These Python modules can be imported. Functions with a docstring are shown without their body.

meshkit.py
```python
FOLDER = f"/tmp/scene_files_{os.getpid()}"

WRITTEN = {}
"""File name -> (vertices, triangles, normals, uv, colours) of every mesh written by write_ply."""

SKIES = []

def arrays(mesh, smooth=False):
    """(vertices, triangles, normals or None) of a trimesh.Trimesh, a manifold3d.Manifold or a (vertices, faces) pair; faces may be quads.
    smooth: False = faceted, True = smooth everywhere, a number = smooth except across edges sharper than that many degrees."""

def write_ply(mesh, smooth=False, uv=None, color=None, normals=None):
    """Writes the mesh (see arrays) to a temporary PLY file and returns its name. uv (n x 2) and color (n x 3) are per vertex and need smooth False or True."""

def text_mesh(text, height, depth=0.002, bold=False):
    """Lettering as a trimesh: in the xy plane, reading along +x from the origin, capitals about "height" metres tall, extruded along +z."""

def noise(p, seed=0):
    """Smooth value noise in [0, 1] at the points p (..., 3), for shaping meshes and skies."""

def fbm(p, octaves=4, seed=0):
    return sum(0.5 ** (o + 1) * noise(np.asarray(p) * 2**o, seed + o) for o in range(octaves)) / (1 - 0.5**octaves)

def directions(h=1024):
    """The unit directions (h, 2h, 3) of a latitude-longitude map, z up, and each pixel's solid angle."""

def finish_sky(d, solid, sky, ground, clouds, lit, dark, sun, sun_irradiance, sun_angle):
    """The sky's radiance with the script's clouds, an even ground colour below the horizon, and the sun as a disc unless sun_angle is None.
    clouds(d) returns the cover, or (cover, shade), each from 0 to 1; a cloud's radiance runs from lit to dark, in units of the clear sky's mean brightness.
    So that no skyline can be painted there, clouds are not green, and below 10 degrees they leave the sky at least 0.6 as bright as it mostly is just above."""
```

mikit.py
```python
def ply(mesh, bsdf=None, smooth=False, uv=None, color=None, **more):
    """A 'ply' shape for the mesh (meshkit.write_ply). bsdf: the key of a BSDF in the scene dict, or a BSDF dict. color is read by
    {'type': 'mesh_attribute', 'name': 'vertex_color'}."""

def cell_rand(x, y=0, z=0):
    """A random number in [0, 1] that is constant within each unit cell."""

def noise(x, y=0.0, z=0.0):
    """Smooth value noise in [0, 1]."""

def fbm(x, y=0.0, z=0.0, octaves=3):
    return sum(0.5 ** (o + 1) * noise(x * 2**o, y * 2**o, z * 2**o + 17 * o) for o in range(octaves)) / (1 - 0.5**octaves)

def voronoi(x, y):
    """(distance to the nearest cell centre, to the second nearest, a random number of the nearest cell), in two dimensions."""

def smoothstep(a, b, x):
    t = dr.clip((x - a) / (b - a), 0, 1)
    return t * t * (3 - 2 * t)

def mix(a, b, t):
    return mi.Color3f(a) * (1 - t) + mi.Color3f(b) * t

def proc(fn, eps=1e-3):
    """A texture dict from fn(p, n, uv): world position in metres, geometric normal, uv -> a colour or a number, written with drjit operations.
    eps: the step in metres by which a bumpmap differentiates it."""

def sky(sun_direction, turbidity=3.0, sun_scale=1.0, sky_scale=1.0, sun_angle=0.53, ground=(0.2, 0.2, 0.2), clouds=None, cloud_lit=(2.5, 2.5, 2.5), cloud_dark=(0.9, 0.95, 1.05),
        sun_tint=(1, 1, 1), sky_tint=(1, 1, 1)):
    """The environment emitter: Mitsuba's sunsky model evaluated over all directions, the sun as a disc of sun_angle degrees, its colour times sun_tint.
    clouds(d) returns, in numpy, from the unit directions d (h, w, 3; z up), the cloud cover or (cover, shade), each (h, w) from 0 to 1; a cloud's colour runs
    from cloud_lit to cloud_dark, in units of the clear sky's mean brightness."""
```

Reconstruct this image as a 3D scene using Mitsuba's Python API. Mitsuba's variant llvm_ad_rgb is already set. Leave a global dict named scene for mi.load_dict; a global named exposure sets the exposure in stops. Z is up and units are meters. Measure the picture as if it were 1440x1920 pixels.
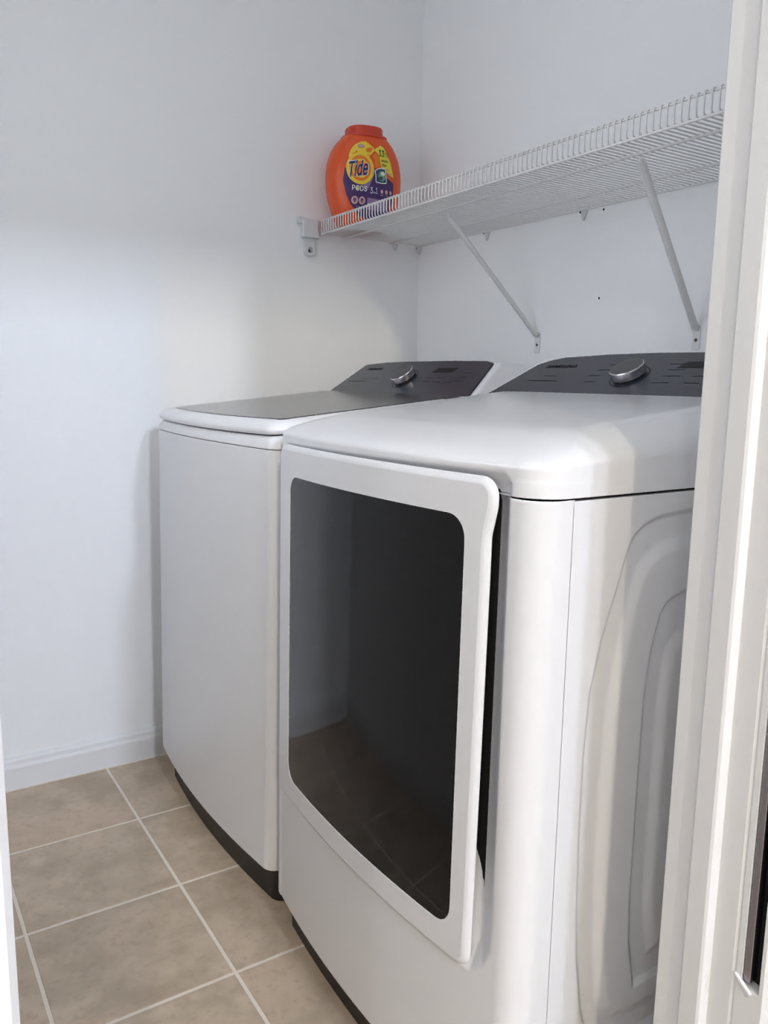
import math
import numpy as np
import trimesh
import shapely
import manifold3d as m3
import drjit as dr
import mitsuba as mi
import mikit
import meshkit
from shapely.geometry import Polygon, Point, LineString
from shapely import affinity

T = mi.ScalarTransform4f
scene, labels = {}, {}

# ------------------------------------------------------------------ camera, light, exposure
CAM = np.array([2.1937, -1.5315, 1.0763])
FWD = np.array([-0.82932506, 0.5350625, -0.16102192])
UP = np.array([-0.143573, 0.07444641, 0.98683561])
scene['camera'] = {'type': 'perspective', 'fov': 2 * math.degrees(math.atan(720 / 1518.8)), 'fov_axis': 'x', 'near_clip': 0.02, 'far_clip': 60.0,
                   'to_world': T().look_at(origin=CAM.tolist(), target=(CAM + FWD).tolist(), up=UP.tolist())}
exposure = 0.08
CEIL = 2.44
HALL_H, HX = 6.6, 10.0                   # the tall living room beyond the doorway, its window wall
# three windows in that wall: (y0, y1, z0, z1) and radiance
WARM_W = (-4.70, -4.28, 4.67, 5.91)      # high, evening light
WARM_E = (200.0, 175.0, 132.0)
SKY_W = (-2.17, -1.61, 4.67, 5.91)       # high, pale sky
SKY_E = (112.0, 121.0, 138.0)
BLUE_W = (-0.86, -0.40, 4.67, 5.91)       # high, blue daylight
BLUE_E = (108.0, 124.0, 158.0)
# a fifth high window in the living room's south wall
SIDE_W = (5.86, 6.48, 4.46, 5.54)        # x0, x1, z0, z1
SIDE_E = (46.0, 47.0, 50.0)
# the laundry's own window, high in its front wall, behind a pale blind
FRONT_W = (0.45, 1.25, 1.25, 2.05)       # x0, x1, z0, z1
FRONT_E = (2.0, 2.15, 2.4)
# the flush dome on the laundry room ceiling
DOME_P, DOME_R = (0.95, -0.82, CEIL), 0.30
DOME_E = (0.95, 1.0, 1.05)


# ------------------------------------------------------------------ helpers
def put(key, mesh, bsdf, smooth=False, label=None, cat=None, kind=None, group=None, **more):
    k, i = key, 0
    while k in scene:
        i += 1
        k = f'{key}_{i:03d}'
    scene[k] = mikit.ply(mesh, bsdf, smooth=smooth, **more)
    tag(k, label, cat, kind, group)
    return k


def put_dict(key, d, label=None, cat=None, kind=None, group=None):
    k, i = key, 0
    while k in scene:
        i += 1
        k = f'{key}_{i:03d}'
    scene[k] = d
    tag(k, label, cat, kind, group)
    return k


def tag(k, label=None, cat=None, kind=None, group=None):
    d = {a: b for a, b in (('label', label), ('category', cat), ('kind', kind), ('group', group)) if b}
    if d:
        labels[k] = d


def box(x0, x1, y0, y1, z0, z1):
    b = trimesh.creation.box((x1 - x0, y1 - y0, z1 - z0))
    b.apply_translation(((x0 + x1) / 2, (y0 + y1) / 2, (z0 + z1) / 2))
    return b


def cat(*ms):
    return trimesh.util.concatenate(list(ms))


def rbox(x0, x1, y0, y1, z0, z1, r=0.003, seg=12):
    """A box with rounded edges: hull of eight small spheres."""
    s = []
    for x in (x0 + r, x1 - r):
        for y in (y0 + r, y1 - r):
            for z in (z0 + r, z1 - r):
                s.append(m3.Manifold.sphere(r, seg).translate((x, y, z)))
    return m3.Manifold.batch_hull(s)


def hull_of(points, r, seg=16):
    return m3.Manifold.batch_hull([m3.Manifold.sphere(r, seg).translate(tuple(map(float, p))) for p in points])


def grid_mesh(P, close_u=False, flip=False):
    """P (K, N, 3) -> quads between consecutive rows."""
    K, N = P.shape[:2]
    idx = np.arange(K * N).reshape(K, N)
    j = np.arange(N if close_u else N - 1)
    j2 = (j + 1) % N
    q = np.stack([idx[:-1][:, j], idx[:-1][:, j2], idx[1:][:, j2], idx[1:][:, j]], -1).reshape(-1, 4)
    f = np.vstack([q[:, [0, 1, 2]], q[:, [0, 2, 3]]])
    if flip:
        f = f[:, ::-1]
    return trimesh.Trimesh(P.reshape(-1, 3), f, process=False)


def loft(rings, bottom=True, top=True):
    """rings (K, N, 3), each counter-clockwise seen from +z and rising; flat fans close the ends."""
    P = np.asarray(rings, float)
    m = grid_mesh(P, True)
    K, N = P.shape[:2]
    parts = [m]
    i = np.arange(N)
    for want, ring, up in ((bottom, P[0], False), (top, P[-1], True)):
        if want:
            v = np.vstack([ring, ring.mean(0)])
            f = np.stack([i, (i + 1) % N, np.full(N, N)], 1)
            parts.append(trimesh.Trimesh(v, f if up else f[:, ::-1], process=False))
    return cat(*parts)


def arc(cx, cy, r, a0, a1, n):
    a = np.radians(np.linspace(a0, a1, n))
    return np.stack([cx + r * np.cos(a), cy + r * np.sin(a)], 1)


def plan(x0, x1, yb, yf, r, bow, nf=60, na=12, rb=0.012):
    """Footprint of a machine, counter-clockwise from above: front edge (towards -y) bowed forward by bow, round corners."""
    xc, h = (x0 + x1) / 2, (x1 - x0) / 2
    ye = yf + bow * ((h - r) / h) ** 2
    x = np.linspace(x0 + r, x1 - r, nf)[1:-1]
    front = np.stack([x, yf + bow * ((x - xc) / h) ** 2], 1)
    return np.vstack([arc(x0 + r, ye + r, r, 180, 270, na), front, arc(x1 - r, ye + r, r, 270, 360, na),
                      arc(x1 - rb, yb - rb, rb, 0, 90, 5), arc(x0 + rb, yb - rb, rb, 90, 180, 5)])


def ring(p2, z):
    return np.column_stack([p2, np.broadcast_to(z, len(p2))])


def tri(poly, edge=None):
    """Triangulated shapely polygon(s) -> (v2, f), counter-clockwise; edges no longer than edge."""
    vs, fs, n = [], [], 0
    for g in getattr(poly, 'geoms', [poly]):
        if g.is_empty or g.geom_type != 'Polygon':
            continue
        v, f = trimesh.creation.triangulate_polygon(g, engine='earcut')
        v, f = np.asarray(v), np.asarray(f)
        v3 = np.column_stack([v, np.zeros(len(v))])
        if edge:
            v3, f = trimesh.remesh.subdivide_to_size(v3, f, edge, max_iter=12)
        c = np.cross(v3[f[:, 1], :2] - v3[f[:, 0], :2], v3[f[:, 2], :2] - v3[f[:, 0], :2])
        f = np.where((c < 0)[:, None], f[:, ::-1], f)
        vs.append(v3[:, :2]); fs.append(f + n); n += len(v3)
    return np.vstack(vs), np.vstack(fs)


def rounded(pts, r, join=8):
    """Polygon with rounded corners."""
    p = Polygon(pts)
    return p.buffer(-r, quad_segs=join).buffer(r, quad_segs=join)


def tube(path, r, n=6, cap=True):
    """A round wire along a polyline."""
    p = np.asarray(path, float)
    t = np.gradient(p, axis=0)
    t /= np.linalg.norm(t, axis=1, keepdims=True)
    ref = np.array([0.3, 0.2, 0.93]) if abs(t[0][2]) < 0.8 else np.array([1.0, 0.1, 0.0])
    u = np.cross(t[0], ref); u /= np.linalg.norm(u)
    rows = []
    for k in range(len(p)):
        u = u - t[k] * (u @ t[k]); u /= np.linalg.norm(u)
        w = np.cross(t[k], u)
        a = np.arange(n) / n * 2 * np.pi
        rows.append(p[k] + r * (np.cos(a)[:, None] * u + np.sin(a)[:, None] * w))
    m = loft(rows, cap, cap)
    return m


def frame_mat(o, u, v, w):
    M = np.eye(4)
    M[:3, 0], M[:3, 1], M[:3, 2], M[:3, 3] = u, v, w, o
    return M


def extrude(poly, d):
    return cat(*[trimesh.creation.extrude_polygon(g, d, engine='earcut') for g in getattr(poly, 'geoms', [poly])])


# ------------------------------------------------------------------ materials
def mat(name, d):
    scene[name] = d
    return name


def rgb(*c):
    return {'type': 'rgb', 'value': list(c)}


def matte(name, c):
    return mat(name, {'type': 'twosided', 'bsdf': {'type': 'diffuse', 'reflectance': rgb(*c)}})


def gloss(name, c, alpha=0.1, ior=1.5):
    return mat(name, {'type': 'twosided', 'bsdf': {'type': 'roughplastic', 'diffuse_reflectance': rgb(*c), 'alpha': alpha, 'int_ior': ior, 'nonlinear': False}})


def wall_fn(p, n, uv):
    v = mikit.fbm(p.x * 3 + p.y * 3.1, p.z * 3, 2.0, 3)
    return mikit.mix((0.845, 0.853, 0.858), (0.865, 0.872, 0.876), v)


def wall_bump(p, n, uv):
    return mikit.fbm(p.x * 140 + p.y * 131, p.z * 140, 0.5, 2)


mat('wall_paint', {'type': 'twosided', 'bsdf': {'type': 'bumpmap', 'arbitrary': mikit.proc(wall_bump, 2e-3), 'scale': 0.00015,
                   'bsdf': {'type': 'diffuse', 'reflectance': mikit.proc(wall_fn)}}})


def tile_fn(p, n, uv):
    cx, cy = (p.x - 0.0127) / 0.3078, (p.y + 1.0283) / 0.3078
    k = mikit.cell_rand(cx, cy, 3.0)
    a = mikit.fbm(p.x * 22 + k * 40, p.y * 22, k * 9, 4)
    b = mikit.fbm(p.x * 7 + k * 17, p.y * 7 + 5, 3.0, 3)
    s = mikit.fbm(p.x * 90, p.y * 90 + k * 30, 1.0, 3)
    c = mikit.mix((0.37, 0.305, 0.235), (0.51, 0.43, 0.345), mikit.smoothstep(0.25, 0.75, 0.6 * a + 0.4 * b))
    c = mikit.mix(c, (0.50, 0.385, 0.30), 0.5 * mikit.smoothstep(0.5, 0.75, b))
    c = mikit.mix(c, (0.26, 0.20, 0.15), 0.22 * mikit.smoothstep(0.5, 0.85, s))
    return c * (0.95 + 0.1 * k) * mi.Color3f(1.07, 1.03, 0.97)


mat('tile_glaze', {'type': 'twosided', 'bsdf': {'type': 'principled', 'base_color': mikit.proc(tile_fn), 'roughness': 0.55, 'specular': 0.35}})
matte('grout', (0.72, 0.66, 0.57))
gloss('trim_paint', (0.83, 0.83, 0.83), 0.28)
gloss('enamel', (0.765, 0.765, 0.78), 0.06)
gloss('enamel_satin', (0.765, 0.765, 0.78), 0.14)
mat('dark_window', {'type': 'twosided', 'bsdf': {'type': 'plastic', 'diffuse_reflectance': rgb(0.003, 0.003, 0.0035), 'int_ior': 1.42}})
gloss('lid_glass', (0.052, 0.053, 0.055), 0.03, 1.52)
gloss('console_dark', (0.036, 0.040, 0.053), 0.07)
gloss('display_black', (0.004, 0.004, 0.006), 0.2, 1.25)
matte('panel_ink', (0.008, 0.008, 0.012))
matte('panel_ink_pale', (0.022, 0.022, 0.028))
gloss('black_plastic', (0.010, 0.009, 0.009), 0.25)
matte('seam_black', (0.02, 0.02, 0.02))
mat('steel', {'type': 'roughconductor', 'material': 'Cr', 'alpha': 0.18, 'specular_reflectance': rgb(0.62, 0.62, 0.63)})
mat('chrome', {'type': 'roughconductor', 'material': 'Cr', 'alpha': 0.07})
gloss('knob_face', (0.075, 0.075, 0.08), 0.22)
gloss('wire_vinyl', (0.74, 0.74, 0.74), 0.2)
gloss('clip_plastic', (0.74, 0.755, 0.76), 0.25)
matte('screw_dark', (0.12, 0.12, 0.13))
gloss('orange_plastic', (0.74, 0.088, 0.012), 0.16)
gloss('lid_orange', (0.62, 0.050, 0.018), 0.2)
INK = {'ink_yellow': (0.83, 0.60, 0.04), 'ink_lime': (0.76, 0.64, 0.05), 'ink_orange': (0.80, 0.20, 0.01), 'ink_blue': (0.012, 0.018, 0.13), 'ink_white': (0.8, 0.8, 0.8),
       'ink_purple': (0.052, 0.016, 0.115), 'ink_black': (0.015, 0.018, 0.012), 'ink_green': (0.16, 0.34, 0.20), 'ink_mauve': (0.42, 0.20, 0.28), 'ink_lilac': (0.26, 0.18, 0.34),
       'ink_pink': (0.62, 0.36, 0.36), 'ink_teal': (0.02, 0.06, 0.09)}
for k, c in INK.items():
    gloss(k, c, 0.2)
matte('hall_wall', (0.68, 0.68, 0.67))
matte('hall_floor', (0.38, 0.31, 0.24))

# ------------------------------------------------------------------ the room
XR, XH, YF = 1.66, 1.785, -1.6          # laundry side and hall side of the door wall, front wall
DY0, DY1, DH = -1.4898, -0.80, 2.03      # clear door opening
HY0, HY1 = -6.0, 1.6                  # the living room behind the camera
put('wall_left', box(-0.1, 0, YF - 0.1, 0.1, 0, CEIL), 'wall_paint', kind='structure')
put('wall_back', box(0, XR, 0, 0.1, 0, CEIL), 'wall_paint', kind='structure')
fx0, fx1, fz0, fz1 = FRONT_W
put('wall_front', cat(box(0, fx0, YF - 0.1, YF, 0, CEIL), box(fx1, XR, YF - 0.1, YF, 0, CEIL), box(fx0, fx1, YF - 0.1, YF, 0, fz0), box(fx0, fx1, YF - 0.1, YF, fz1, CEIL)), 'wall_paint', kind='structure')
put('wall_right', cat(box(XR + 0.002, XH, DY1 + 0.018, HY1, 0, HALL_H), box(XR + 0.002, XH, HY0, DY0 - 0.018, 0, HALL_H),
                      box(XR + 0.002, XH, DY0 - 0.018, DY1 + 0.018, DH + 0.018, HALL_H)), 'wall_paint', kind='structure')
put('ceiling', box(0, XR, YF, 0, CEIL, CEIL + 0.1), 'wall_paint', kind='structure')
put('ceiling_hall', box(XH, HX, HY0, HY1, HALL_H, HALL_H + 0.1), 'hall_wall', kind='structure')
sx0, sx1, sz0, sz1 = SIDE_W
put('wall_hall_south', cat(box(XH, sx0, HY0 - 0.1, HY0, 0, HALL_H), box(sx1, HX, HY0 - 0.1, HY0, 0, HALL_H), box(sx0, sx1, HY0 - 0.1, HY0, 0, sz0), box(sx0, sx1, HY0 - 0.1, HY0, sz1, HALL_H)), 'hall_wall', kind='structure')
put('wall_hall_north', box(XH, HX, HY1, HY1 + 0.1, 0, HALL_H), 'hall_wall', kind='structure')
wins = shapely.union_all([shapely.box(a, c, b, d) for a, b, c, d in (WARM_W, SKY_W, BLUE_W)])
m = trimesh.creation.extrude_polygon(shapely.box(HY0, 0, HY1, HALL_H).difference(wins), 0.12, engine='earcut')
m.apply_transform(frame_mat((HX, 0, 0), (0, 1, 0), (0, 0, 1), (1, 0, 0)))
put('wall_hall_east', m, 'hall_wall', kind='structure')

# floor: grout bed, tiles one by one, hall boards as a plain slab
put('floor', cat(box(0, XH, YF, 0, -0.06, -0.0012)), 'grout', kind='structure')
put('floor_hall', box(XH, HX, HY0, HY1, -0.06, -0.001), 'hall_floor', kind='structure')
TS, J, TX, TY = 0.3078, 0.0068, 0.0127, -1.0283


def tile_mesh(x0, x1, y0, y1, b=0.0008):
    h = -0.009
    lo = np.array([[x0, y0], [x1, y0], [x1, y1], [x0, y1]], float)
    hi = np.array([[x0 + b, y0 + b], [x1 - b, y0 + b], [x1 - b, y1 - b], [x0 + b, y1 - b]], float)
    v = np.vstack([ring(lo, h), ring(lo, -b * 0.8), ring(hi, 0.0)])
    i = np.arange(4)
    j = (i + 1) % 4
    q = np.vstack([np.stack([i + 4 * k, j + 4 * k, j + 4 * k + 4, i + 4 * k + 4], 1) for k in (0, 1)] + [np.array([[8, 9, 10, 11], [3, 2, 1, 0]])])
    return trimesh.Trimesh(v, np.vstack([q[:, [0, 1, 2]], q[:, [0, 2, 3]]]), process=False)


for ix in range(-1, 6):
    for iy in range(-2, 4):
        x0, x1 = TX + ix * TS + J / 2, TX + (ix + 1) * TS - J / 2
        y0, y1 = TY + iy * TS + J / 2, TY + (iy + 1) * TS - J / 2
        inside = x1 > 0.02 and x0 < XH - 0.01 and y1 > YF + 0.01 and y0 < -0.01
        if not inside:
            continue
        x0, x1, y0, y1 = max(x0, 0.001), min(x1, XH - 0.001), max(y0, YF + 0.001), min(y1, -0.001)
        if x0 > XR - 0.02 and (y1 < DY0 or y0 > DY1):
            continue
        put('floor__tile', tile_mesh(x0, x1, y0, y1), 'tile_glaze')

# baseboards
bb = [(0, 0), (0.0135, 0), (0.0135, 0.058), (0.0125, 0.062), (0.0105, 0.066), (0.0098, 0.070), (0.0092, 0.077), (0.007, 0.082), (0.004, 0.0845), (0, 0.0855)]


def base_run(length):
    m = trimesh.creation.extrude_polygon(Polygon(bb), length, engine='earcut')
    return m


def base_place(m, o, along, out):
    M = frame_mat(o, out, (0, 0, 1), along)
    m = m.copy(); m.apply_transform(M)
    if np.linalg.det(M[:3, :3]) < 0:
        m.invert()
    return m


put('baseboard_left', base_place(base_run(-YF), (0.0005, 0, 0.0003), (0, -1, 0), (1, 0, 0)), 'trim_paint', kind='structure')
put('baseboard_back', base_place(base_run(XR - 0.014), (0.014, -0.0005, 0.0003), (1, 0, 0), (0, -1, 0)), 'trim_paint', kind='structure')
put('baseboard_front', base_place(base_run(XR - 0.03), (0.014, YF + 0.0005, 0.0003), (1, 0, 0), (0, 1, 0)), 'trim_paint', kind='structure')
for nm, x0, x1 in (('wall_left', 0.0005, 0.018),):
    put('trim_1', box(0.0138, 0.0175, YF + 0.02, -0.02, -0.0024, 0.0015), 'grout', kind='structure')

# door frame: right jamb with its stop, left jamb, head
def jamb_profile(sgn=1):
    f = DY1
    return [(1.6585, f + 0.0175), (1.6585, f + 0.003), (1.6615, f), (1.676, f), (1.688, f + 0.0025), (1.6985, f + 0.004), (1.6988, f - 0.0085), (1.7005, f - 0.0105),
            (1.7215, f - 0.0112), (1.7245, f - 0.0098), (1.7265, f - 0.0065), (1.7275, f), (1.752, f), (1.7545, f + 0.0015), (1.757, f), (1.787, f), (1.790, f + 0.003), (1.790, f + 0.0175)]


jp = trimesh.creation.extrude_polygon(Polygon(jamb_profile()), DH + 0.03, engine='earcut')
jm = m3.Manifold(m3.Mesh(np.asarray(jp.vertices, np.float32), np.asarray(jp.faces, np.uint32)))
jm = jm - m3.Manifold.cube((0.0205, 0.02, 0.62)).translate((1.7625, DY1 - 0.005, 0.458))
put('trim_2', jm, 'trim_paint', kind='structure')
put('trim_2__slot_lining', box(1.7628, 1.7828, DY1 + 0.0135, DY1 + 0.0172, 0.459, 1.077), 'seam_black')
put('trim_2__metal_strip', rbox(1.7635, 1.7715, DY1 + 0.002, DY1 + 0.0135, 0.462, 1.075, 0.001, 8), 'steel', 30)
put('trim_2__paint_chip', hull_of([(1.757, DY1 - 0.0005, 0.466), (1.764, DY1 - 0.001, 0.459), (1.774, DY1 - 0.0018, 0.4555), (1.772, DY1 - 0.0005, 0.451)], 0.0022, 10), 'ink_white', 30)
lj = [(1.6585, DY0 - 0.0175), (1.6585, DY0), (1.70, DY0), (1.7005, DY0 + 0.0108), (1.7265, DY0 + 0.0108), (1.7275, DY0), (1.79, DY0), (1.79, DY0 - 0.0175)]
put('trim_3', trimesh.creation.extrude_polygon(Polygon(lj), DH + 0.03, engine='earcut'), 'trim_paint', kind='structure')
put('trim_4', cat(box(1.6585, 1.79, DY0, DY1, DH, DH + 0.0175), box(1.70, 1.7265, DY0, DY1, DH - 0.011, DH)), 'trim_paint', kind='structure')

# ------------------------------------------------------------------ the windows of the living room, the laundry's dome
def lathe(prof, n=48):
    a = np.arange(n) / n * 2 * np.pi
    rows = [np.column_stack([r * np.cos(a), r * np.sin(a), np.full(n, z)]) for r, z in prof]
    return loft(rows, True, True)


for i, ((a, b, c, d), e) in enumerate(((WARM_W, WARM_E), (SKY_W, SKY_E), (BLUE_W, BLUE_E))):
    k = put(f'window_{i + 1}__pane', box(HX + 0.05, HX + 0.06, a + 0.001, b - 0.001, c + 0.001, d - 0.001), 'ink_white')
    scene[k]['emitter'] = {'type': 'area', 'radiance': rgb(*e)}
    put(f'window_{i + 1}', cat(box(HX - 0.01, HX + 0.045, a, a + 0.02, c, d), box(HX - 0.01, HX + 0.045, b - 0.02, b, c, d), box(HX - 0.01, HX + 0.045, a + 0.02, b - 0.02, c, c + 0.02),
        box(HX - 0.01, HX + 0.045, a + 0.02, b - 0.02, d - 0.02, d)), 'trim_paint', kind='structure')
m = lathe([(0.001, -0.07), (DOME_R * 0.55, -0.06), (DOME_R * 0.88, -0.035), (DOME_R, -0.012)]); m.apply_translation(DOME_P)
k = put('dome_light__shade', m, 'ink_white', 40); scene[k]['emitter'] = {'type': 'area', 'radiance': rgb(*DOME_E)}
m = lathe([(DOME_R + 0.012, -0.011), (DOME_R + 0.014, -0.0005)]); m.apply_translation(DOME_P)
put('dome_light__base', m, 'steel', 40)
tag('dome_light', 'shallow white dome light on the laundry room ceiling', 'ceiling light')
k = put('window_5__pane', box(sx0 + 0.001, sx1 - 0.001, HY0 - 0.06, HY0 - 0.05, sz0 + 0.001, sz1 - 0.001), 'ink_white')
scene[k]['emitter'] = {'type': 'area', 'radiance': rgb(*SIDE_E)}
put('window_5', cat(box(sx0, sx0 + 0.02, HY0 - 0.045, HY0 + 0.01, sz0, sz1), box(sx1 - 0.02, sx1, HY0 - 0.045, HY0 + 0.01, sz0, sz1), box(sx0 + 0.02, sx1 - 0.02, HY0 - 0.045, HY0 + 0.01, sz0, sz0 + 0.02),
    box(sx0 + 0.02, sx1 - 0.02, HY0 - 0.045, HY0 + 0.01, sz1 - 0.02, sz1)), 'trim_paint', kind='structure')
k = put('window_4__pane', box(fx0 + 0.001, fx1 - 0.001, YF - 0.06, YF - 0.05, fz0 + 0.001, fz1 - 0.001), 'ink_white')
scene[k]['emitter'] = {'type': 'area', 'radiance': rgb(*FRONT_E)}
put('window_4', cat(box(fx0, fx0 + 0.02, YF - 0.045, YF + 0.008, fz0, fz1), box(fx1 - 0.02, fx1, YF - 0.045, YF + 0.008, fz0, fz1), box(fx0 + 0.02, fx1 - 0.02, YF - 0.045, YF + 0.008, fz0, fz0 + 0.02),
    box(fx0 + 0.02, fx1 - 0.02, YF - 0.045, YF + 0.008, fz1 - 0.02, fz1)), 'trim_paint', kind='structure')

# ------------------------------------------------------------------ consoles shared by both machines
def console(root, o, vdir, panel_pts, x0, x1, top_len, logo, disp, knob, ybk, zb, marks):
    """o: a point of the panel plane at x = 0; vdir: up the slope. Everything below is in (u = x, v = up the slope, w = outwards)."""
    v = np.array(vdir, float); v /= np.linalg.norm(v)
    u = np.array([1.0, 0, 0]); w = np.cross(u, v)
    M = frame_mat(o, u, v, w)
    at = lambda a, b, c=0.0: np.array(o) + a * u + b * v + c * w

    def flat(mesh):
        mesh = mesh.copy(); mesh.apply_transform(M); return mesh
    r = 0.010
    pl, pr = min(p[0] for p in panel_pts), max(p[0] for p in panel_pts)
    tl = [p for p in panel_pts if p[1] > top_len * 0.74]
    tx0, tx1 = min(p[0] for p in tl), max(p[0] for p in tl)
    tz = at(0, top_len)[2]
    H = [at(pl - 0.004, -0.006, -r - 0.001), at(pr + 0.004, -0.006, -r - 0.001), at(tx0 - 0.006, top_len - 0.006, -r - 0.001), at(tx1 + 0.006, top_len - 0.006, -r - 0.001),
         (tx0 + 0.01, ybk - r, tz - 0.02), (tx1 - 0.01, ybk - r, tz - 0.02), (x0 + r + 0.003, ybk - r, zb), (x1 - r - 0.003, ybk - r, zb),
         (x0 + r + 0.003, o[1] + 0.022, zb - 0.02), (x1 - r - 0.003, o[1] + 0.022, zb - 0.02)]
    put(root + '__console', hull_of(H, r, 20), 'enamel', 25)
    pp = rounded(panel_pts, 0.012)
    inner = pp.buffer(-0.0012)
    top = tri(inner, 0.05)
    m = cat(trimesh.Trimesh(ring(top[0], 0.0022), top[1], process=False), extrude(pp, 0.0012))
    a = np.array(pp.exterior.coords)[:-1]
    put(root + '__console__panel', flat(m), 'console_dark')
    put(root + '__console__display', flat(extrude(Polygon(disp), 0.0026)), 'display_black')
    t = meshkit.text_mesh('SAMSUNG', logo[2], 0.0004, True)
    t.apply_scale([(logo[1] - logo[0]) / t.extents[0], 1, 1]); t.apply_translation([logo[0] - t.bounds[0][0], logo[3], 0.0022])
    put(root + '__console__lettering', flat(t), 'panel_ink', label='dark brand lettering')
    ms = [extrude(Polygon([(a0, b0), (a1, b0), (a1, b0 + hh), (a0, b0 + hh)]), 0.0025) for a0, a1, b0, hh in marks]
    put(root + '__console__printing', flat(cat(*ms)), 'panel_ink_pale', kind='stuff', label='small dark printed legends')
    # knob
    kx, kv, kr, kh = knob
    b = lathe([(kr * 0.93, 0.0), (kr * 0.93, 0.004)]); b.apply_translation((kx, kv, 0.0021))
    put(root + '__console__knob_base', flat(b), 'black_plastic', 30)
    s = lathe([(kr * 0.97, 0.004), (kr, 0.0052), (kr, kh - 0.0016), (kr - 0.0016, kh)]); s.apply_translation((kx, kv, 0.0021))
    put(root + '__console__knob', flat(s), 'chrome', 35, label='round chrome dial')
    f = lathe([(kr - 0.0017, kh), (kr - 0.0022, kh + 0.0004)]); f.apply_translation((kx, kv, 0.00215))
    put(root + '__console__knob_face', flat(f), 'knob_face', label='brushed grey dial face')
    rg = extrude(Point(kx, kv).buffer(kr * 1.17, 32).difference(Point(kx, kv).buffer(kr * 1.13, 32)), 0.0024)
    put(root + '__console__dial_ring', flat(rg), 'panel_ink')


# ------------------------------------------------------------------ the washer
WX0, WX1, WYB = 0.108, 0.812, -0.115
def w_yf(z):
    return -0.926 + 0.015 * (z - 0.085) / 0.86


def slope(y, z0, amt=0.103, y0=-0.905):
    return z0 + amt * (y - y0)


def wplan(z, inset=0.0, r=0.028, extra=0.0):
    return plan(WX0 + inset, WX1 - inset, WYB - inset, w_yf(z) + inset + extra, r, 0.024)


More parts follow.
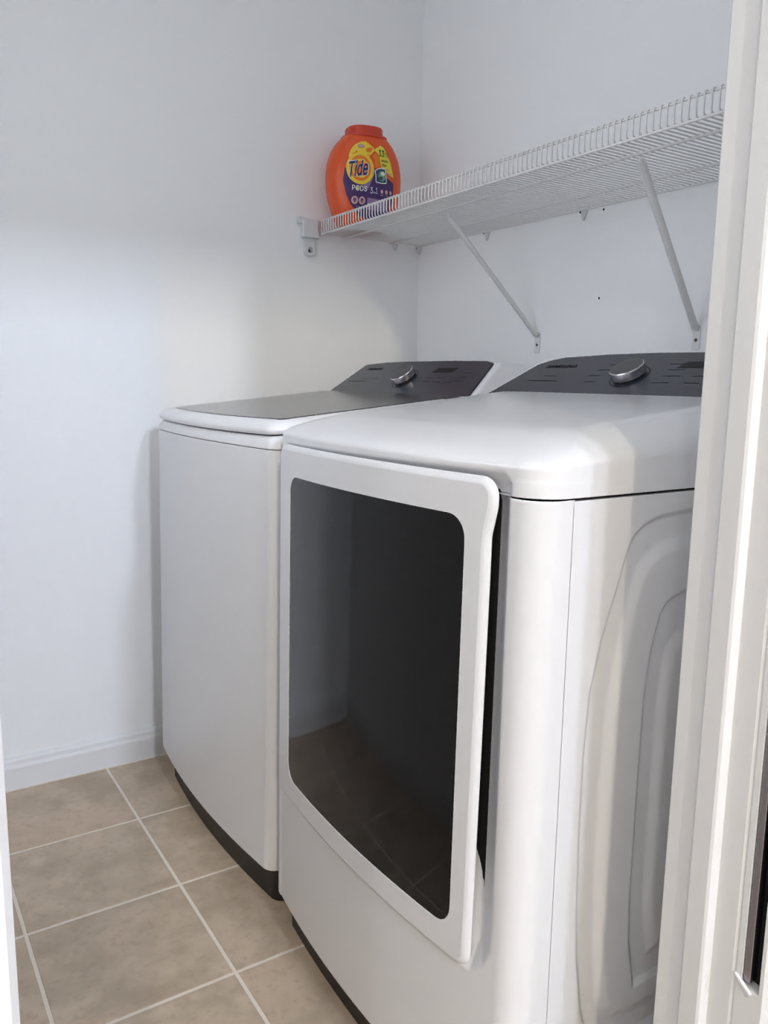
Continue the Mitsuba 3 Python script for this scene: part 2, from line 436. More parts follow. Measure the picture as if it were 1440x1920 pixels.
tag('washer', 'white top-loading washing machine with grey glass lid, in the corner against the left wall', 'washing machine')
zs = [0.083, 0.085, 0.3, 0.6, 0.9405, 0.942]
put('washer__body', loft([ring(wplan(z, 0.002 if k in (0, 5) else 0), z) for k, z in enumerate(zs)]), 'enamel_satin', 30)
put('washer__base', loft([ring(plan(WX0 + 0.02, WX1 - 0.014, WYB - 0.02, -0.900, 0.03, 0.022), z) for z in (0.0005, 0.081)]), 'black_plastic', 30, label='black recessed plinth')
put('washer__core', box(WX0 + 0.012, WX1 - 0.012, -0.86, WYB - 0.02, 0.078, 0.975), 'seam_black', label='dark inner tub casing')
# rim under the lid: follows the lid's slope at the top
def sheared(p2, z, wgt):
    return np.column_stack([p2, z + wgt * 0.103 * (p2[:, 1] + 0.905)])


rim = [sheared(wplan(0.94, 0.0015), 0.9432, 0), sheared(wplan(0.94), 0.9445, 0), sheared(wplan(0.95, 0.001), 0.953, 0.9), sheared(wplan(0.96, 0.006), 0.962, 1), sheared(wplan(0.96, 0.011), 0.965, 1)]
put('washer__rim', loft(rim), 'enamel_satin', 30)
# lid and the deck behind it, split at LY
def lid_rings(yb):
    P = lambda i, z, e: plan(WX0 + i, WX1 - i, yb - i * 0.3, w_yf(0.96) + e + i, 0.036, 0.024, rb=0.008)
    return [sheared(P(0.012, 0, 0), 0.9665, 1), sheared(P(0.004, 0, 0), 0.9685, 1), sheared(P(0.001, 0, 0), 0.973, 1), sheared(P(0.0015, 0, 0), 0.979, 1), sheared(P(0.006, 0, 0), 0.987, 1),
            sheared(P(0.014, 0, 0), 0.9925, 1), sheared(P(0.024, 0, 0), 0.9945, 1)]


LY = -0.4685
put('washer__lid', loft(lid_rings(LY)), 'enamel', 30)
dk = [(WX0 + 0.003, LY + 0.0022), (WX1 - 0.003, LY + 0.0022), (WX1 - 0.003, WYB - 0.004), (WX0 + 0.003, WYB - 0.004)]
put('washer__rear_deck', hull_of([(x, y, slope(y, z)) for x in (WX0 + 0.008, WX1 - 0.008) for y in (LY + 0.0075, WYB - 0.02) for z in (0.945, 0.988)], 0.005), 'enamel', 30)
gx0, gx1 = 0.176, 0.790
gpts = [(gx0, -0.428)] + [(x, w_yf(0.97) + 0.030 + 0.024 * ((x - 0.473) / 0.345) ** 2) for x in np.linspace(gx0, gx1, 25)] + [(gx1, -0.428)]
gp = rounded(gpts, 0.014)
gm = extrude(gp, 0.0016)
gm.vertices[:, 2] += 0.9942 + 0.103 * (gm.vertices[:, 1] + 0.905)
put('washer__lid__glass', gm, 'lid_glass', label='dark grey glossy glass top')
# the washer's control console
mk = [(0.212, 0.306, 0.042, 0.0016)] + [(0.27 + 0.05 * k, 0.30 + 0.05 * k, 0.055, 0.0012) for k in (0, 1)] + [(0.52 + 0.045 * k, 0.548 + 0.045 * k, b, 0.0012) for k in range(4) for b in (0.045, 0.062)] + [(0.69, 0.72, b, 0.0012) for b in (0.05, 0.066, 0.082)]
console('washer', (0, -0.412, 1.0445), (0, 0.1, 0.073), [(0.174, -0.012), (0.800, -0.012), (0.758, 0.122), (0.725, 0.1305), (0.60, 0.134), (0.40, 0.134), (0.300, 0.1315), (0.206, 0.122)], WX0, WX1, 0.132,
        (0.243, 0.317, 0.0085, 0.0955), [(0.561, 0.084), (0.642, 0.084), (0.651, 0.102), (0.571, 0.102)], (0.4800, 0.0560, 0.0320, 0.0210), -0.14, 1.035, mk)

# ------------------------------------------------------------------ the dryer
DX0, DX1, DYB, DS = 0.838, 1.533, -0.115, -0.8435
DC, DHW = 1.19, 0.343
BOW = 0.026


def d_yf(z):
    return -0.930 + 0.010 * (z - 0.08) / 0.87


def face_y(x, z):
    return d_yf(z) + BOW * ((x - DC) / DHW) ** 2


# recess that runs round the door's top and right edge
recess = rounded([(0.890, 0.9655), (1.474, 0.9735), (1.4890, 0.962), (1.4935, 0.39), (1.4905, 0.354), (1.480, 0.329), (1.456, 0.308), (1.425, 0.316), (1.40, 0.42), (0.93, 0.45), (0.895, 0.80)], 0.010)


def depth_at(x, z):
    d = np.zeros(x.shape)
    pts = shapely.points(x.ravel(), z.ravel())
    inside = shapely.contains(recess, pts)
    dist = shapely.distance(recess.exterior, pts)
    s = np.where(inside, dist, 0.0)
    # scoop: rounded lip, steep, then flat floor
    dd = 0.031 * (1 - np.exp(-(s / 0.026) ** 1.4))
    return dd.reshape(x.shape)


r = 0.038
a = np.radians(np.linspace(180, 270, 14))
ye = BOW * ((DHW - r) / DHW) ** 2
xs = np.linspace(DX0 + r, DX1 - r, 200)
cx = np.concatenate([[DX0] * 3, DX0 + r + r * np.cos(a), xs[1:-1], DX1 - r + r * np.cos(a + np.pi / 2), [DX1] * 3])
coff = np.concatenate([[9] * 3, ye + r + r * np.sin(a), BOW * ((xs[1:-1] - DC) / DHW) ** 2, ye + r + r * np.sin(a + np.pi / 2), [9] * 3])
zz = np.concatenate([[0.0775], np.linspace(0.079, 0.9412, 300), [0.9422]])
X, Z = np.meshgrid(cx, zz)
Y = d_yf(Z) + coff[None]
Y[:, :3] = np.array([DS + 0.003, DS, (DS + d_yf(0.5) + ye + r) / 2])[None]
Y[:, -3:] = Y[:, :3][:, ::-1]
X[:, 0] += 0.003; X[:, -1] -= 0.003
Y = Y + depth_at(X, Z)
Y[0] += 0.0015; Y[-1] += 0.0015
tag('dryer', 'white front-loading clothes dryer with a large dark door window, beside the doorway', 'dryer')
put('dryer__front_panel', grid_mesh(np.stack([X, Y, Z], -1)), 'enamel_satin', 35)
put('dryer__base', loft([ring(plan(DX0 + 0.014, DX1 - 0.014, DYB - 0.02, -0.900, 0.03, 0.02), z) for z in (0.0005, 0.0755)]), 'black_plastic', 30, label='black recessed plinth')
put('dryer__cabinet', cat(box(DX0 + 0.0005, DX1 - 0.012, -0.8415, DYB, 0.0785, 0.941), box(DX0 + 0.03, 1.44, -0.858, -0.843, 0.0785, 0.95)), 'enamel_satin', label='white cabinet shell')
put('dryer__door_seal', box(0.95, 1.449, -0.884, -0.872, 0.36, 0.950), 'seam_black', label='dark gap behind the door')
put('dryer__core', cat(box(DX0 + 0.004, DX1 - 0.004, -0.8445, -0.8425, 0.08, 0.94), box(DX0 + 0.008, DX1 - 0.008, -0.85, DYB - 0.01, 0.9405, 0.953)), 'seam_black', label='dark seam between the panels')

# stamped side panel (the one that faces the doorway), and the plain one behind
PC = (DS + DYB) / 2
def mirror_poly(pts):
    q = [(2 * PC - y, z) for y, z in pts[::-1]]
    return Polygon(pts + q)


A = mirror_poly([(-0.778, 0.243), (-0.792, 0.328), (-0.797, 0.407), (-0.801, 0.52), (-0.801, 0.62), (-0.796, 0.697), (-0.781, 0.763), (-0.758, 0.828), (-0.744, 0.872), (-0.733, 0.890), (-0.716, 0.902), (-0.687, 0.9105), (-0.634, 0.9135)])
A = A.union(mirror_poly([(-0.700, 0.16), (-0.74, 0.17), (-0.762, 0.195), (-0.778, 0.243)])).buffer(0.001)
R = mirror_poly([(-0.74, 0.25), (-0.752, 0.33), (-0.757, 0.45), (-0.757, 0.58), (-0.754, 0.667), (-0.746, 0.722), (-0.730, 0.803), (-0.718, 0.838), (-0.706, 0.852), (-0.684, 0.866), (-0.654, 0.873)])
R = R.union(mirror_poly([(-0.68, 0.20), (-0.71, 0.208), (-0.728, 0.225), (-0.74, 0.25)])).buffer(0.001)
B = mirror_poly([(-0.675, 0.238), (-0.690, 0.311), (-0.694, 0.369), (-0.695, 0.526), (-0.694, 0.676), (-0.687, 0.733), (-0.675, 0.778), (-0.666, 0.791), (-0.654, 0.799), (-0.628, 0.806)])
I = mirror_poly([(-0.64, 0.28), (-0.655, 0.36), (-0.657, 0.52), (-0.656, 0.65), (-0.652, 0.698), (-0.645, 0.728), (-0.628, 0.746)])


def sdist(poly, y, z):
    pts = shapely.points(y.ravel(), z.ravel())
    d = shapely.distance(poly.exterior, pts)
    return np.where(shapely.contains(poly, pts), d, -d).reshape(y.shape)


def sm(a, b, x):
    t = np.clip((x - a) / (b - a), 0, 1)
    return t * t * (3 - 2 * t)


yy = np.linspace(DS + 0.0007, DYB, 240)
z2 = np.linspace(0.0785, 0.9405, 290)
YY, ZZ = np.meshgrid(yy, z2)
hgt = -0.006 * sm(-0.002, 0.005, sdist(A, YY, ZZ)) + 0.006 * sm(-0.010, 0.012, sdist(R, YY, ZZ)) - 0.006 * sm(-0.002, 0.005, sdist(B, YY, ZZ)) + 0.006 * sm(-0.010, 0.012, sdist(I, YY, ZZ))
put('dryer__side_panel', grid_mesh(np.stack([DX1 + hgt, YY, ZZ], -1)), 'enamel_satin', True, label='white side panel with stamped arches')

# top cover: skirt, roll, gently rising top
def cover_ring(i, z, wgt, r0=0.045):
    p = plan(DX0 + i, DX1 - i, DYB - i * 0.3, d_yf(0.95) + 0.002 + i * 1.40, r0, BOW * (1 - i * 4), nf=200, na=14)
    y = p[:, 1].copy()
    dep = np.where(y < -0.8, depth_at(p[:, 0], np.full(len(p), z)), 0)
    p = p.copy(); p[:, 1] += dep
    return np.column_stack([p, z + wgt * 0.108 * (y + 0.905)])


prof = [(0.0010, 0.9434, 0), (0.0, 0.9444, 0)] + [(0.0, z, 0.0) for z in np.linspace(0.948, 0.962, 7)] + [(0.0004, z, (z - 0.962) / 0.03) for z in np.linspace(0.964, 0.976, 7)]
ROLL = math.radians(66)
for t in np.linspace(0.06, 1, 17):
    c = ROLL * t
    prof.append((0.0004 + 0.078 * (1 - math.cos(c)) / (1 - math.cos(ROLL)), 0.976 + 0.0285 * math.sin(c) / math.sin(ROLL), min(1.0, 0.467 + t * 0.6)))
prof.append((0.0804, 1.0048, 1.0)); prof.append((0.11, 1.0051, 1.0)); prof.append((0.2, 1.0053, 1.0))
put('dryer__top_cover', loft([cover_ring(i, z, w) for i, z, w in prof]), 'enamel', 14)

# door with its dark window
def door_y(x, z):
    return face_y(x, z) - 0.009


out = rounded([(0.878, 0.311), (1.4585, 0.311), (1.4610, 0.60), (1.4625, 0.84), (1.4625, 0.893), (1.4705, 0.928), (1.4715, 0.9645), (0.880, 0.9625)], 0.024)
out = out.buffer(0.01).buffer(-0.01)
hole = rounded([(0.9365, 0.3565), (1.4255, 0.3575), (1.4255, 0.9135), (0.9385, 0.9105)], 0.030)


def ring_of(poly, n=420):
    L = poly.exterior
    pts = np.array([L.interpolate(t, True).coords[0] for t in np.arange(n) / n])
    return pts if L.is_ccw else pts[::-1]


def on_door(p2, off):
    return np.column_stack([p2[:, 0], door_y(p2[:, 0], p2[:, 1]) + off, p2[:, 1]])


edge = ring_of(out)
cen = np.array(out.centroid.coords[0])
def shrink(d):
    q = out.buffer(-d)
    e = np.array([q.exterior.interpolate(q.exterior.project(Point(p))).coords[0] for p in edge])
    return e


rows = [on_door(shrink(0.034), 0.026), on_door(shrink(0.003), 0.0115), on_door(shrink(0.0005), 0.0092), on_door(edge, 0.0078), on_door(shrink(0.0007), 0.0062), on_door(shrink(0.0028), 0.0028), on_door(shrink(0.0060), 0.0008), on_door(shrink(0.009), 0.0)]
rim_m = grid_mesh(np.asarray(rows), True)
fv, ff = tri(out.buffer(-0.009).difference(hole), 0.02)
face_m = trimesh.Trimesh(on_door(fv, 0.0), ff, process=False)
hr = ring_of(hole, 300)
wall_m = grid_mesh(np.asarray([on_door(hr, 0.0), on_door(hr, 0.004)]), True)
bv, bf = tri(out.buffer(-0.034), 0.03)
back_m = trimesh.Trimesh(on_door(bv, 0.026), bf[:, ::-1], process=False)
put('dryer__door', cat(rim_m, face_m, wall_m, back_m), 'enamel_satin', 30)
hb = hole.buffer(0.0015)
_, hz0, _, hz1 = hb.bounds
wz = np.concatenate([hz0 + 0.032 * (1 - np.cos(np.linspace(0.02, np.pi / 2, 14))), np.linspace(hz0 + 0.032, hz1 - 0.032, 60)[1:-1], hz1 - 0.032 * (1 - np.cos(np.linspace(np.pi / 2, 0.02, 14)))])
wrows = []
for z in wz:
    c = hb.intersection(LineString([(0.8, z), (1.6, z)])).bounds
    xx = np.linspace(c[0], c[2], 80)
    wrows.append(on_door(np.column_stack([xx, np.full(80, z)]), 0.0012))
put('dryer__door__window', grid_mesh(np.asarray(wrows)), 'dark_window', True, label='black tinted glass window')
md = [(0.949, 1.030, 0.0585, 0.0024), (0.975, 1.012, 0.078, 0.0016)] + [(a0, a0 + 0.028, b, 0.0018) for a0, b in ((1.102, 0.057), (1.094, 0.080), (1.100, 0.102), (1.112, 0.122))] + \
     [(a0, a0 + 0.034, b, 0.0018) for a0, b in ((1.258, 0.057), (1.266, 0.080), (1.260, 0.102), (1.250, 0.122))] + [(1.325 + 0.05 * k, 1.352 + 0.05 * k, b, 0.0018) for k in range(3) for b in (0.057, 0.080)]
console('dryer', (0, -0.435, 1.0475), (0, 0.1, 0.058), [(0.874, -0.016), (1.506, -0.016), (1.468, 0.125), (1.445, 0.144), (1.415, 0.155), (1.30, 0.165), (1.19, 0.1675), (1.08, 0.165), (0.966, 0.1555), (0.937, 0.1445), (0.914, 0.127)], DX0, DX1, 0.164,
        (0.950, 1.033, 0.0105, 0.1120), [(1.272, 0.109), (1.39, 0.109), (1.40, 0.130), (1.282, 0.130)], (1.1944, 0.0785, 0.0315, 0.0210), -0.125, 1.03, md)

# ------------------------------------------------------------------ wire shelf
SZ = 1.4955
def lip_y(x):
    return -0.362 - 0.018 * x / 1.35


tag('wire_shelf', 'white wire shelf with upturned front lip running along the back wall', 'shelf')
SX1 = XR - 0.004
for i in range(116):
    x = 0.012 + 0.0142 * i
    if x > SX1 - 0.004:
        break
    yl = lip_y(x)
    path = [(x, -0.012, SZ), (x, yl * 0.5, SZ), (x, yl + 0.004, SZ), (x, yl + 0.0005, SZ + 0.0012), (x, yl - 0.0012, SZ + 0.006), (x, yl - 0.0012, SZ + 0.031), (x, yl + 0.0005, SZ + 0.0352), (x, yl + 0.004, SZ + 0.0368), (x, yl + 0.0075, SZ + 0.0352)]
    put('wire_shelf__wire', tube(path, 0.0017, 6), 'wire_vinyl', True)


def rod(y0, y1, z, r):
    return tube([(0.006, y0, z), (SX1 / 2, (y0 + y1) / 2, z), (SX1, y1, z)], r, 10)


for y0, y1, z, rr in ((lip_y(0) + 0.0030, lip_y(SX1) + 0.0030, SZ + 0.0328, 0.0022), (lip_y(0) + 0.0022, lip_y(SX1) + 0.0022, SZ - 0.0034, 0.0028), (-0.276, -0.305, SZ - 0.0036, 0.0030), (-0.115, -0.125, SZ - 0.0036, 0.0030), (-0.014, -0.014, SZ - 0.0036, 0.0026)):
    put('wire_shelf__rod', rod(y0, y1, z, rr), 'wire_vinyl', True)

# diagonal braces
def brace(foot, top, label):
    f, t = np.array(foot, float), np.array(top, float)
    d = (t - f) / np.linalg.norm(t - f)
    side = np.cross(d, [0, 0, 1.0]); side /= np.linalg.norm(side)
    nrm = np.cross(side, d)
    root = 'shelf_brace'
    i = 0
    while root + '__strut' in scene:
        i += 1
        root = f'shelf_brace_{i:03d}'
    tag(root, label, 'bracket', None, 'shelf braces')
    pts = []
    for k in np.linspace(0, 1, 12):
        wd = 0.0082 if 0.05 < k < 0.95 else 0.0090
        c = f + (t - f) * k
        pts.append((c, wd))
    rows = []
    for c, wd in pts:
        aa = np.arange(12) / 12 * 2 * np.pi
        rows.append(c + np.cos(aa)[:, None] * side * wd + np.sin(aa)[:, None] * nrm * 0.0056)
    put(root + '__strut', loft(rows), 'wire_vinyl', 40)
    # hook over the rod at the top
    put(root + '__hook', hull_of([t + d * 0.000, t + d * 0.005], 0.0060, 12), 'wire_vinyl', 40)
    x = f[0]
    pl = rounded([(x - 0.0095, f[2] - 0.046), (x + 0.0095, f[2] - 0.046), (x + 0.0095, f[2] + 0.006), (x - 0.0095, f[2] + 0.006)], 0.004)
    pm = extrude(pl, 0.0022)
    pm.apply_transform(frame_mat((0, -0.0003, 0), (1, 0, 0), (0, 0, 1), (0, -1, 0)))
    put(root + '__foot_plate', pm, 'wire_vinyl')
    s = lathe([(0.0038, 0.0), (0.0036, 0.0012), (0.002, 0.002)], 14)
    s.apply_transform(frame_mat((x, -0.0024, f[2] - 0.025), (1, 0, 0), (0, 0, 1), (0, -1, 0)))
    put(root + '__screw', s, 'screw_dark', 30)


brace((0.562, -0.0075, 1.199), (0.510, -0.266, SZ - 0.0185), 'white diagonal shelf brace standing above the gap between the two machines')
brace((1.054, -0.0075, 1.196), (1.120, -0.286, SZ - 0.0185), 'white diagonal shelf brace nearest the doorway, above the dryer console')

# end bracket on the left wall
tag('shelf_end_bracket', 'white plastic end bracket holding the shelf front to the left wall', 'bracket')
b1 = rbox(0.0004, 0.020, -0.420, -0.366, SZ - 0.016, SZ + 0.036, 0.003) - m3.Manifold.cube((0.018, 0.010, 0.034)).translate((0.006, -0.372, SZ - 0.0005))
put('shelf_end_bracket__body', b1, 'clip_plastic', 30)
put('shelf_end_bracket__top_tab', rbox(0.0004, 0.016, -0.432, -0.412, SZ + 0.022, SZ + 0.040, 0.002), 'clip_plastic', 30)
leg = rbox(0.0004, 0.008, -0.412, -0.374, SZ - 0.052, SZ - 0.010, 0.002)
put('shelf_end_bracket__leg', leg, 'clip_plastic', 30)
eye = m3.Manifold.cylinder(0.016, 0.0165, 0.0155, 28) - m3.Manifold.cylinder(0.02, 0.0085, 0.0085, 24).translate((0, 0, 0.004))
eye = eye.rotate((0, 90, 0)).translate((0.0004, -0.395, SZ - 0.050))
put('shelf_end_bracket__screw_boss', eye, 'clip_plastic', 30)
s = lathe([(0.0065, 0.0), (0.006, 0.0025), (0.003, 0.0035)], 16)
s.apply_transform(frame_mat((0.0046, -0.395, SZ - 0.050), (0, 1, 0), (0, 0, 1), (1, 0, 0)))
put('shelf_end_bracket__screw', s, 'screw_dark', 30)

# wall clips under the back edge
def clip(key, x, y, lab, on_left=False, dark=False):
    root, i = key, 0
    while root + '__body' in scene:
        i += 1
        root = f'{key}_{i:03d}'
    tag(root, lab, 'clip', None, 'shelf wall clips')
    if on_left:
        b = hull_of([(0.003, y - 0.008, SZ - 0.004), (0.003, y + 0.008, SZ - 0.004), (0.009, y, SZ - 0.006), (0.003, y, SZ - 0.020)], 0.0025, 10)
    else:
        b = hull_of([(x - 0.008, -0.003, SZ - 0.004), (x + 0.008, -0.003, SZ - 0.004), (x, -0.011, SZ - 0.007), (x - 0.002, -0.003, SZ - 0.024)], 0.0025, 10)
    put(root + '__body', b, 'clip_plastic', 30)
    if not on_left:
        s = lathe([(0.0038, 0.0), (0.0036, 0.0015), (0.002, 0.002)], 12)
        s.apply_transform(frame_mat((x - 0.004, -0.0105, SZ - 0.006), (1, 0, 0), (0, 0, 1), (0, -1, 0)))
        put(root + '__screw', s, 'seam_black' if dark else 'screw_dark', 30)


clip('shelf_clip', 0.0095, 0, 'small white clip under the shelf in the corner of the two walls')
clip('shelf_clip', 0.340, 0, 'small white clip under the shelf edge between the left brace and the corner')
clip('shelf_clip', 0.708, 0, 'small white shelf clip with a black screw hole between the two braces', dark=True)
clip('shelf_clip', 0, -0.092, 'small white clip on the left wall under the shelf, behind the orange tub', on_left=True)
for x, z, lab in ((0.768, 1.486, 'dark nail hole in the back wall just under the shelf'), (0.769, 1.280, 'lone dark nail hole in the bare back wall between the braces')):
    s = lathe([(0.0028, 0.0), (0.0022, 0.0008)], 10)
    s.apply_transform(frame_mat((x, -0.0002, z), (1, 0, 0), (0, 0, 1), (0, -1, 0)))
    put('nail_hole', s, 'seam_black', label=lab, cat='nail hole')

# ------------------------------------------------------------------ the detergent tub
JC, JA, JZ = np.array([0.094, -0.265]), math.radians(-9.3), SZ + 0.0018
JN = np.array([math.cos(JA), math.sin(JA)]); JU = np.array([-JN[1], JN[0]])
hk = np.array([0.0, 0.004, 0.012, 0.025, 0.05, 0.08, 0.11, 0.14, 0.165, 0.19, 0.21, 0.225, 0.236, 0.243])
ak = np.array([0.062, 0.068, 0.0755, 0.084, 0.0965, 0.1065, 0.1118, 0.1130, 0.1105, 0.1035, 0.0935, 0.0825, 0.072, 0.064])
bk = np.array([0.046, 0.050, 0.0535, 0.0565, 0.0605, 0.0632, 0.0645, 0.0648, 0.0643, 0.0628, 0.0605, 0.0580, 0.0550, 0.0520])
from scipy.interpolate import PchipInterpolator
SU, SH = 0.98, 1.048                       # width and height against the drawn profile
fa, fb = PchipInterpolator(hk * SH, ak * SU), PchipInterpolator(hk * SH, bk)
PE = 2.5


def jar_ring(av, bv, h, n=96):
    t = np.arange(n) / n * 2 * np.pi
    c, s = np.cos(t), np.sin(t)
    u = av * np.sign(s) * np.abs(s) ** (2 / PE)
    w = bv * np.sign(c) * np.abs(c) ** (2 / PE)
    p = JC + u[:, None] * JU + w[:, None] * JN
    return ring(p, JZ + h)


def front(uv, layer):
    u, h = uv[:, 0] * SU, np.clip(uv[:, 1] * SH, 0.001, 0.243 * SH)
    av, bv = fa(h), fb(h)
    w = bv * np.maximum(1e-6, 1 - np.abs(u / av) ** PE) ** (1 / PE) + 0.0005 + 0.00025 * layer
    p = JC + u[:, None] * JU + w[:, None] * JN
    return np.column_stack([p, JZ + uv[:, 1] * SH])


tag('detergent_tub', 'rounded orange plastic tub of laundry pods standing on the wire shelf', 'tub')
hs = np.concatenate([[0, 0.004, 0.008, 0.012], np.linspace(0.018, 0.243, 46)])
put('detergent_tub__body', loft([jar_ring(float(fa(h * SH)), float(fb(h * SH)), h * SH) for h in hs]), 'orange_plastic', 40)
put('detergent_tub__lid', loft([jar_ring(a0 * 0.90, b0, h * SH) for a0, b0, h in ((0.070, 0.0560, 0.2375), (0.0715, 0.0575, 0.2395), (0.0715, 0.0575, 0.2435), (0.060, 0.0500, 0.2445), (0.0585, 0.0490, 0.2465), (0.0575, 0.0482, 0.2650), (0.0555, 0.0462, 0.2672))]), 'lid_orange', 30, label='darker red-orange lid')
LAY = [0]


def ink(poly, col, layer, lab=None):
    v, f = tri(poly, 0.004)
    put('detergent_tub__label' if layer == 1 and col == 'ink_purple' else 'detergent_tub__label__print', trimesh.Trimesh(front(v, layer), f, process=False), col, label=lab)


def ink_text(s, h, u0, v0, col, layer, ang=0, shear=0, width=None, bold=False):
    t = meshkit.text_mesh(s, h, 0.001, bold)
    keep = np.abs(t.face_normals[:, 2] - 1) < 1e-3
    v, f = np.asarray(t.vertices), np.asarray(t.faces)[keep]
    v = v - [v[:, 0].min(), 0, 0]
    if width:
        v = v * [width / v[:, 0].max(), 1, 1]
    v = np.column_stack([v[:, 0] + shear * v[:, 1], v[:, 1]])
    c, sn = math.cos(math.radians(ang)), math.sin(math.radians(ang))
    v = v @ np.array([[c, sn], [-sn, c]]) + [u0, v0]
    v3, f = trimesh.remesh.subdivide_to_size(np.column_stack([v, np.zeros(len(v))]), f, 0.006, max_iter=8)
    m = trimesh.Trimesh(front(v3[:, :2], layer), f, process=True)
    m.update_faces(m.unique_faces()); m.remove_unreferenced_vertices()
    put('detergent_tub__label__print', m, col)


def ell(u, v, a, b=None, q=24):
    return affinity.translate(affinity.scale(Point(0, 0).buffer(1, q), a, b or a), u, v)


whole = rounded([(-0.083, 0.118), (-0.0805, 0.146), (-0.070, 0.182), (-0.050, 0.2115), (-0.019, 0.2225), (0.004, 0.211), (0.0276, 0.217), (0.044, 0.205), (0.060, 0.176), (0.0715, 0.139), (0.0705, 0.1), (0.066, 0.070), (0.052, 0.036), (0.022, 0.020), (-0.012, 0.021), (-0.038, 0.036), (-0.060, 0.060), (-0.074, 0.085)], 0.003)
purple = Polygon([(-0.09, 0.121), (-0.078, 0.132), (-0.03, 0.138), (0.004, 0.154), (0.012, 0.1555), (0.046, 0.136), (0.08, 0.120), (0.08, 0.0), (-0.09, 0.0)]).intersection(whole)
ink(purple, 'ink_purple', 1, 'purple and yellow printed label')
ink(Polygon([(-0.0815, 0.128), (-0.079, 0.150), (-0.073, 0.152), (-0.070, 0.133)]), 'ink_purple', 1.5)
ink(Polygon([(-0.035, 0.137), (0.004, 0.155), (0.012, 0.15), (-0.012, 0.100), (-0.03, 0.11)]).intersection(whole), 'ink_lilac', 1.4)
leaf = rounded([(-0.070, 0.178), (-0.062, 0.197), (-0.050, 0.2115), (-0.032, 0.2205), (-0.019, 0.2225), (-0.008, 0.217), (0.008, 0.2065), (-0.004, 0.192), (-0.03, 0.180)], 0.003)
ink(leaf, 'ink_yellow', 2)
ink(rounded([(-0.018, 0.2035), (-0.002, 0.2085), (0.004, 0.2055), (-0.006, 0.194), (-0.018, 0.196)], 0.002), 'ink_orange', 3)
ink(rounded([(-0.060, 0.186), (-0.044, 0.197), (-0.040, 0.186), (-0.052, 0.182)], 0.002), 'ink_orange', 3)
ink(ell(-0.032, 0.2085, 0.010, 0.0045), 'ink_mauve', 3)
ink_text('P&G', 0.0040, -0.0385, 0.2065, 'ink_white', 4, 0, 0, 0.013)
flag = rounded([(0.0075, 0.203), (0.0276, 0.217), (0.036, 0.213), (0.046, 0.201), (0.0600, 0.176), (0.0712, 0.139), (0.052, 0.1445), (0.040, 0.156), (0.027, 0.161), (0.0245, 0.180), (0.018, 0.194)], 0.0015)
ink(flag, 'ink_lime', 2)
ink(LineString([(-0.010, 0.186), (0.012, 0.2055)]).buffer(0.0016), 'ink_yellow', 3)
ink(rounded([(0.002, 0.187), (0.012, 0.197), (0.0215, 0.183), (0.0245, 0.161), (0.010, 0.158), (0.008, 0.175)], 0.002), 'ink_orange', 2)
ink(ell(-0.035, 0.1515, 0.0405, 0.0405, 40), 'ink_yellow', 5)
ink(ell(-0.035, 0.1525, 0.0315, 0.0325, 40), 'ink_orange', 6)
ink(ell(-0.035, 0.1515, 0.0245, 0.0235, 40), 'ink_yellow', 7)
ink(ell(-0.0345, 0.1515, 0.0205, 0.0185, 40), 'ink_orange', 7.5)
ink_text('Tide', 0.0400, -0.0745, 0.1265, 'ink_white', 8, 9, 0.30, 0.0625, True)
ink_text('Tide', 0.0362, -0.0722, 0.1285, 'ink_blue', 9, 9, 0.30, 0.0580, True)
ink_text('PODS', 0.0125, -0.0590, 0.0958, 'ink_white', 4, -1, 0, 0.0445, True)
ink(ell(-0.0440, 0.1015, 0.0030, 0.0045), 'ink_lime', 5)
ink_text('3', 0.0150, -0.0060, 0.0915, 'ink_white', 4, 0, 0, 0.0095)
ink_text('in', 0.0055, 0.0055, 0.0915, 'ink_white', 4, 0, 0, 0.005)
ink_text('1', 0.0150, 0.0125, 0.0915, 'ink_white', 4, 0, 0, 0.0055)
for u in (0.0318, 0.0470, 0.0612):
    ink(ell(u, 0.0985, 0.0042, 0.0052), 'ink_pink', 4)
    ink(LineString([(u - 0.004, 0.0895), (u + 0.004, 0.0895)]).buffer(0.0008), 'ink_pink', 4)
ink_text('33', 0.0160, 0.0205, 0.1880, 'ink_black', 4, 0, 0, 0.0185, True)
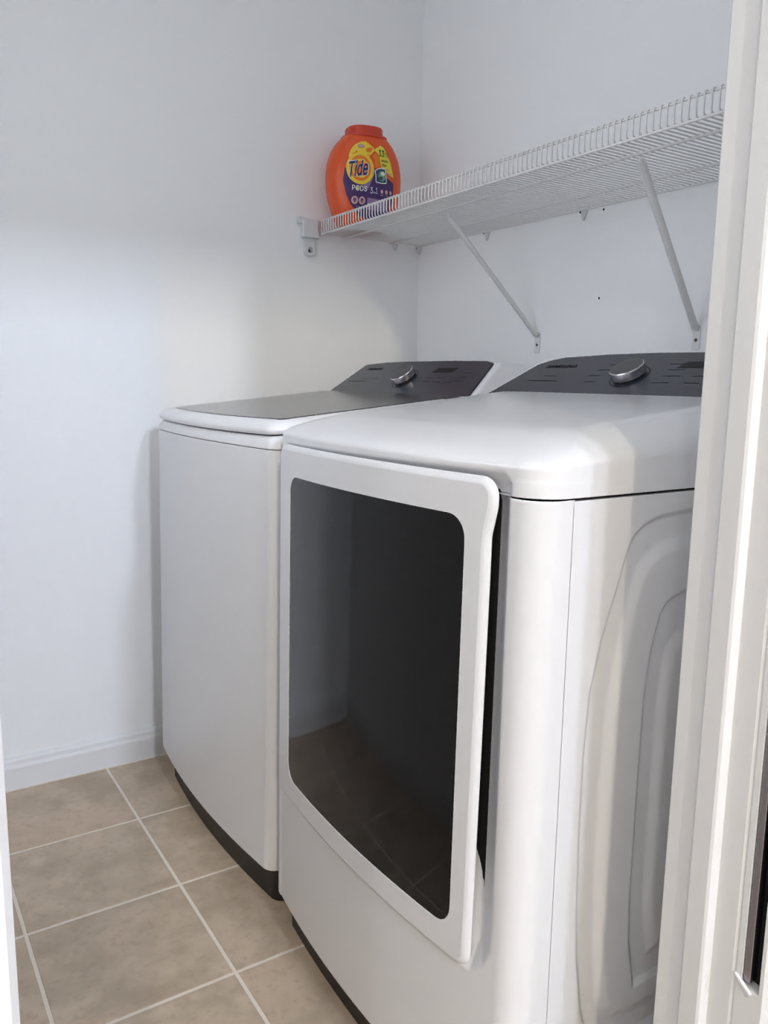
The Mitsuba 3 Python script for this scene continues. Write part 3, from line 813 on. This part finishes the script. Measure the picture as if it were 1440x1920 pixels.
ink_text('%', 0.0125, 0.0405, 0.1880, 'ink_black', 4, 0, 0, 0.0125)
ink_text('More', 0.0066, 0.0300, 0.1745, 'ink_black', 4, 0, 0, 0.0205, True)
ink_text('plus', 0.0066, 0.0300, 0.1640, 'ink_black', 4, 0, 0, 0.0155, True)
for a0, a1, v0 in ((0.040, 0.053, 0.1565), (0.045, 0.064, 0.1465)):
    ink(LineString([(a0, v0), (a1, v0)]).buffer(0.0009), 'ink_mauve', 4)
pod = rounded([(0.0095, 0.1505), (0.0240, 0.1575), (0.0410, 0.1575), (0.0445, 0.140), (0.0465, 0.1215), (0.0300, 0.1195), (0.0120, 0.1210), (0.0120, 0.135)], 0.003)
ink(pod.buffer(0.0012), 'ink_white', 4)
ink(pod.buffer(-0.0012), 'ink_teal', 5)
ink(ell(0.0310, 0.1380, 0.0115, 0.0135), 'ink_green', 6)
ink(ell(0.0335, 0.1440, 0.0065, 0.0050), 'ink_white', 7)
ink(ell(0.0270, 0.1320, 0.0060, 0.0045), 'ink_teal', 7)
for u, g in ((-0.0502, 'Y'), (-0.0288, 'o')):
    ink(ell(u, 0.0710, 0.0098, 0.0102), 'ink_pink', 4)
    ink(ell(u, 0.0710, 0.0062, 0.0066), 'ink_mauve', 5)
    ink(rounded([(u - 0.004, 0.0745), (u + 0.004, 0.0755), (u + 0.0012, 0.0705), (u + 0.0015, 0.066), (u - 0.0012, 0.066), (u - 0.0010, 0.0705)], 0.0006), 'ink_purple', 6)
ink(LineString([(-0.046, 0.0555), (-0.030, 0.0545)]).buffer(0.0010), 'ink_lilac', 4)
ink_text('81', 0.0070, -0.0370, 0.0425, 'ink_white', 4, 0, 0, 0.0075)
ink(rounded([(-0.0135, 0.0795), (0.047, 0.0765), (0.047, 0.047), (-0.0135, 0.049)], 0.001).intersection(whole), 'ink_lilac', 3)
for k in range(5):
    ink(LineString([(-0.011, 0.0755 - 0.0055 * k), (0.043 - 0.008 * (k % 3), 0.0735 - 0.0055 * k)]).buffer(0.0008), 'ink_white' if k == 2 else 'ink_mauve', 4)
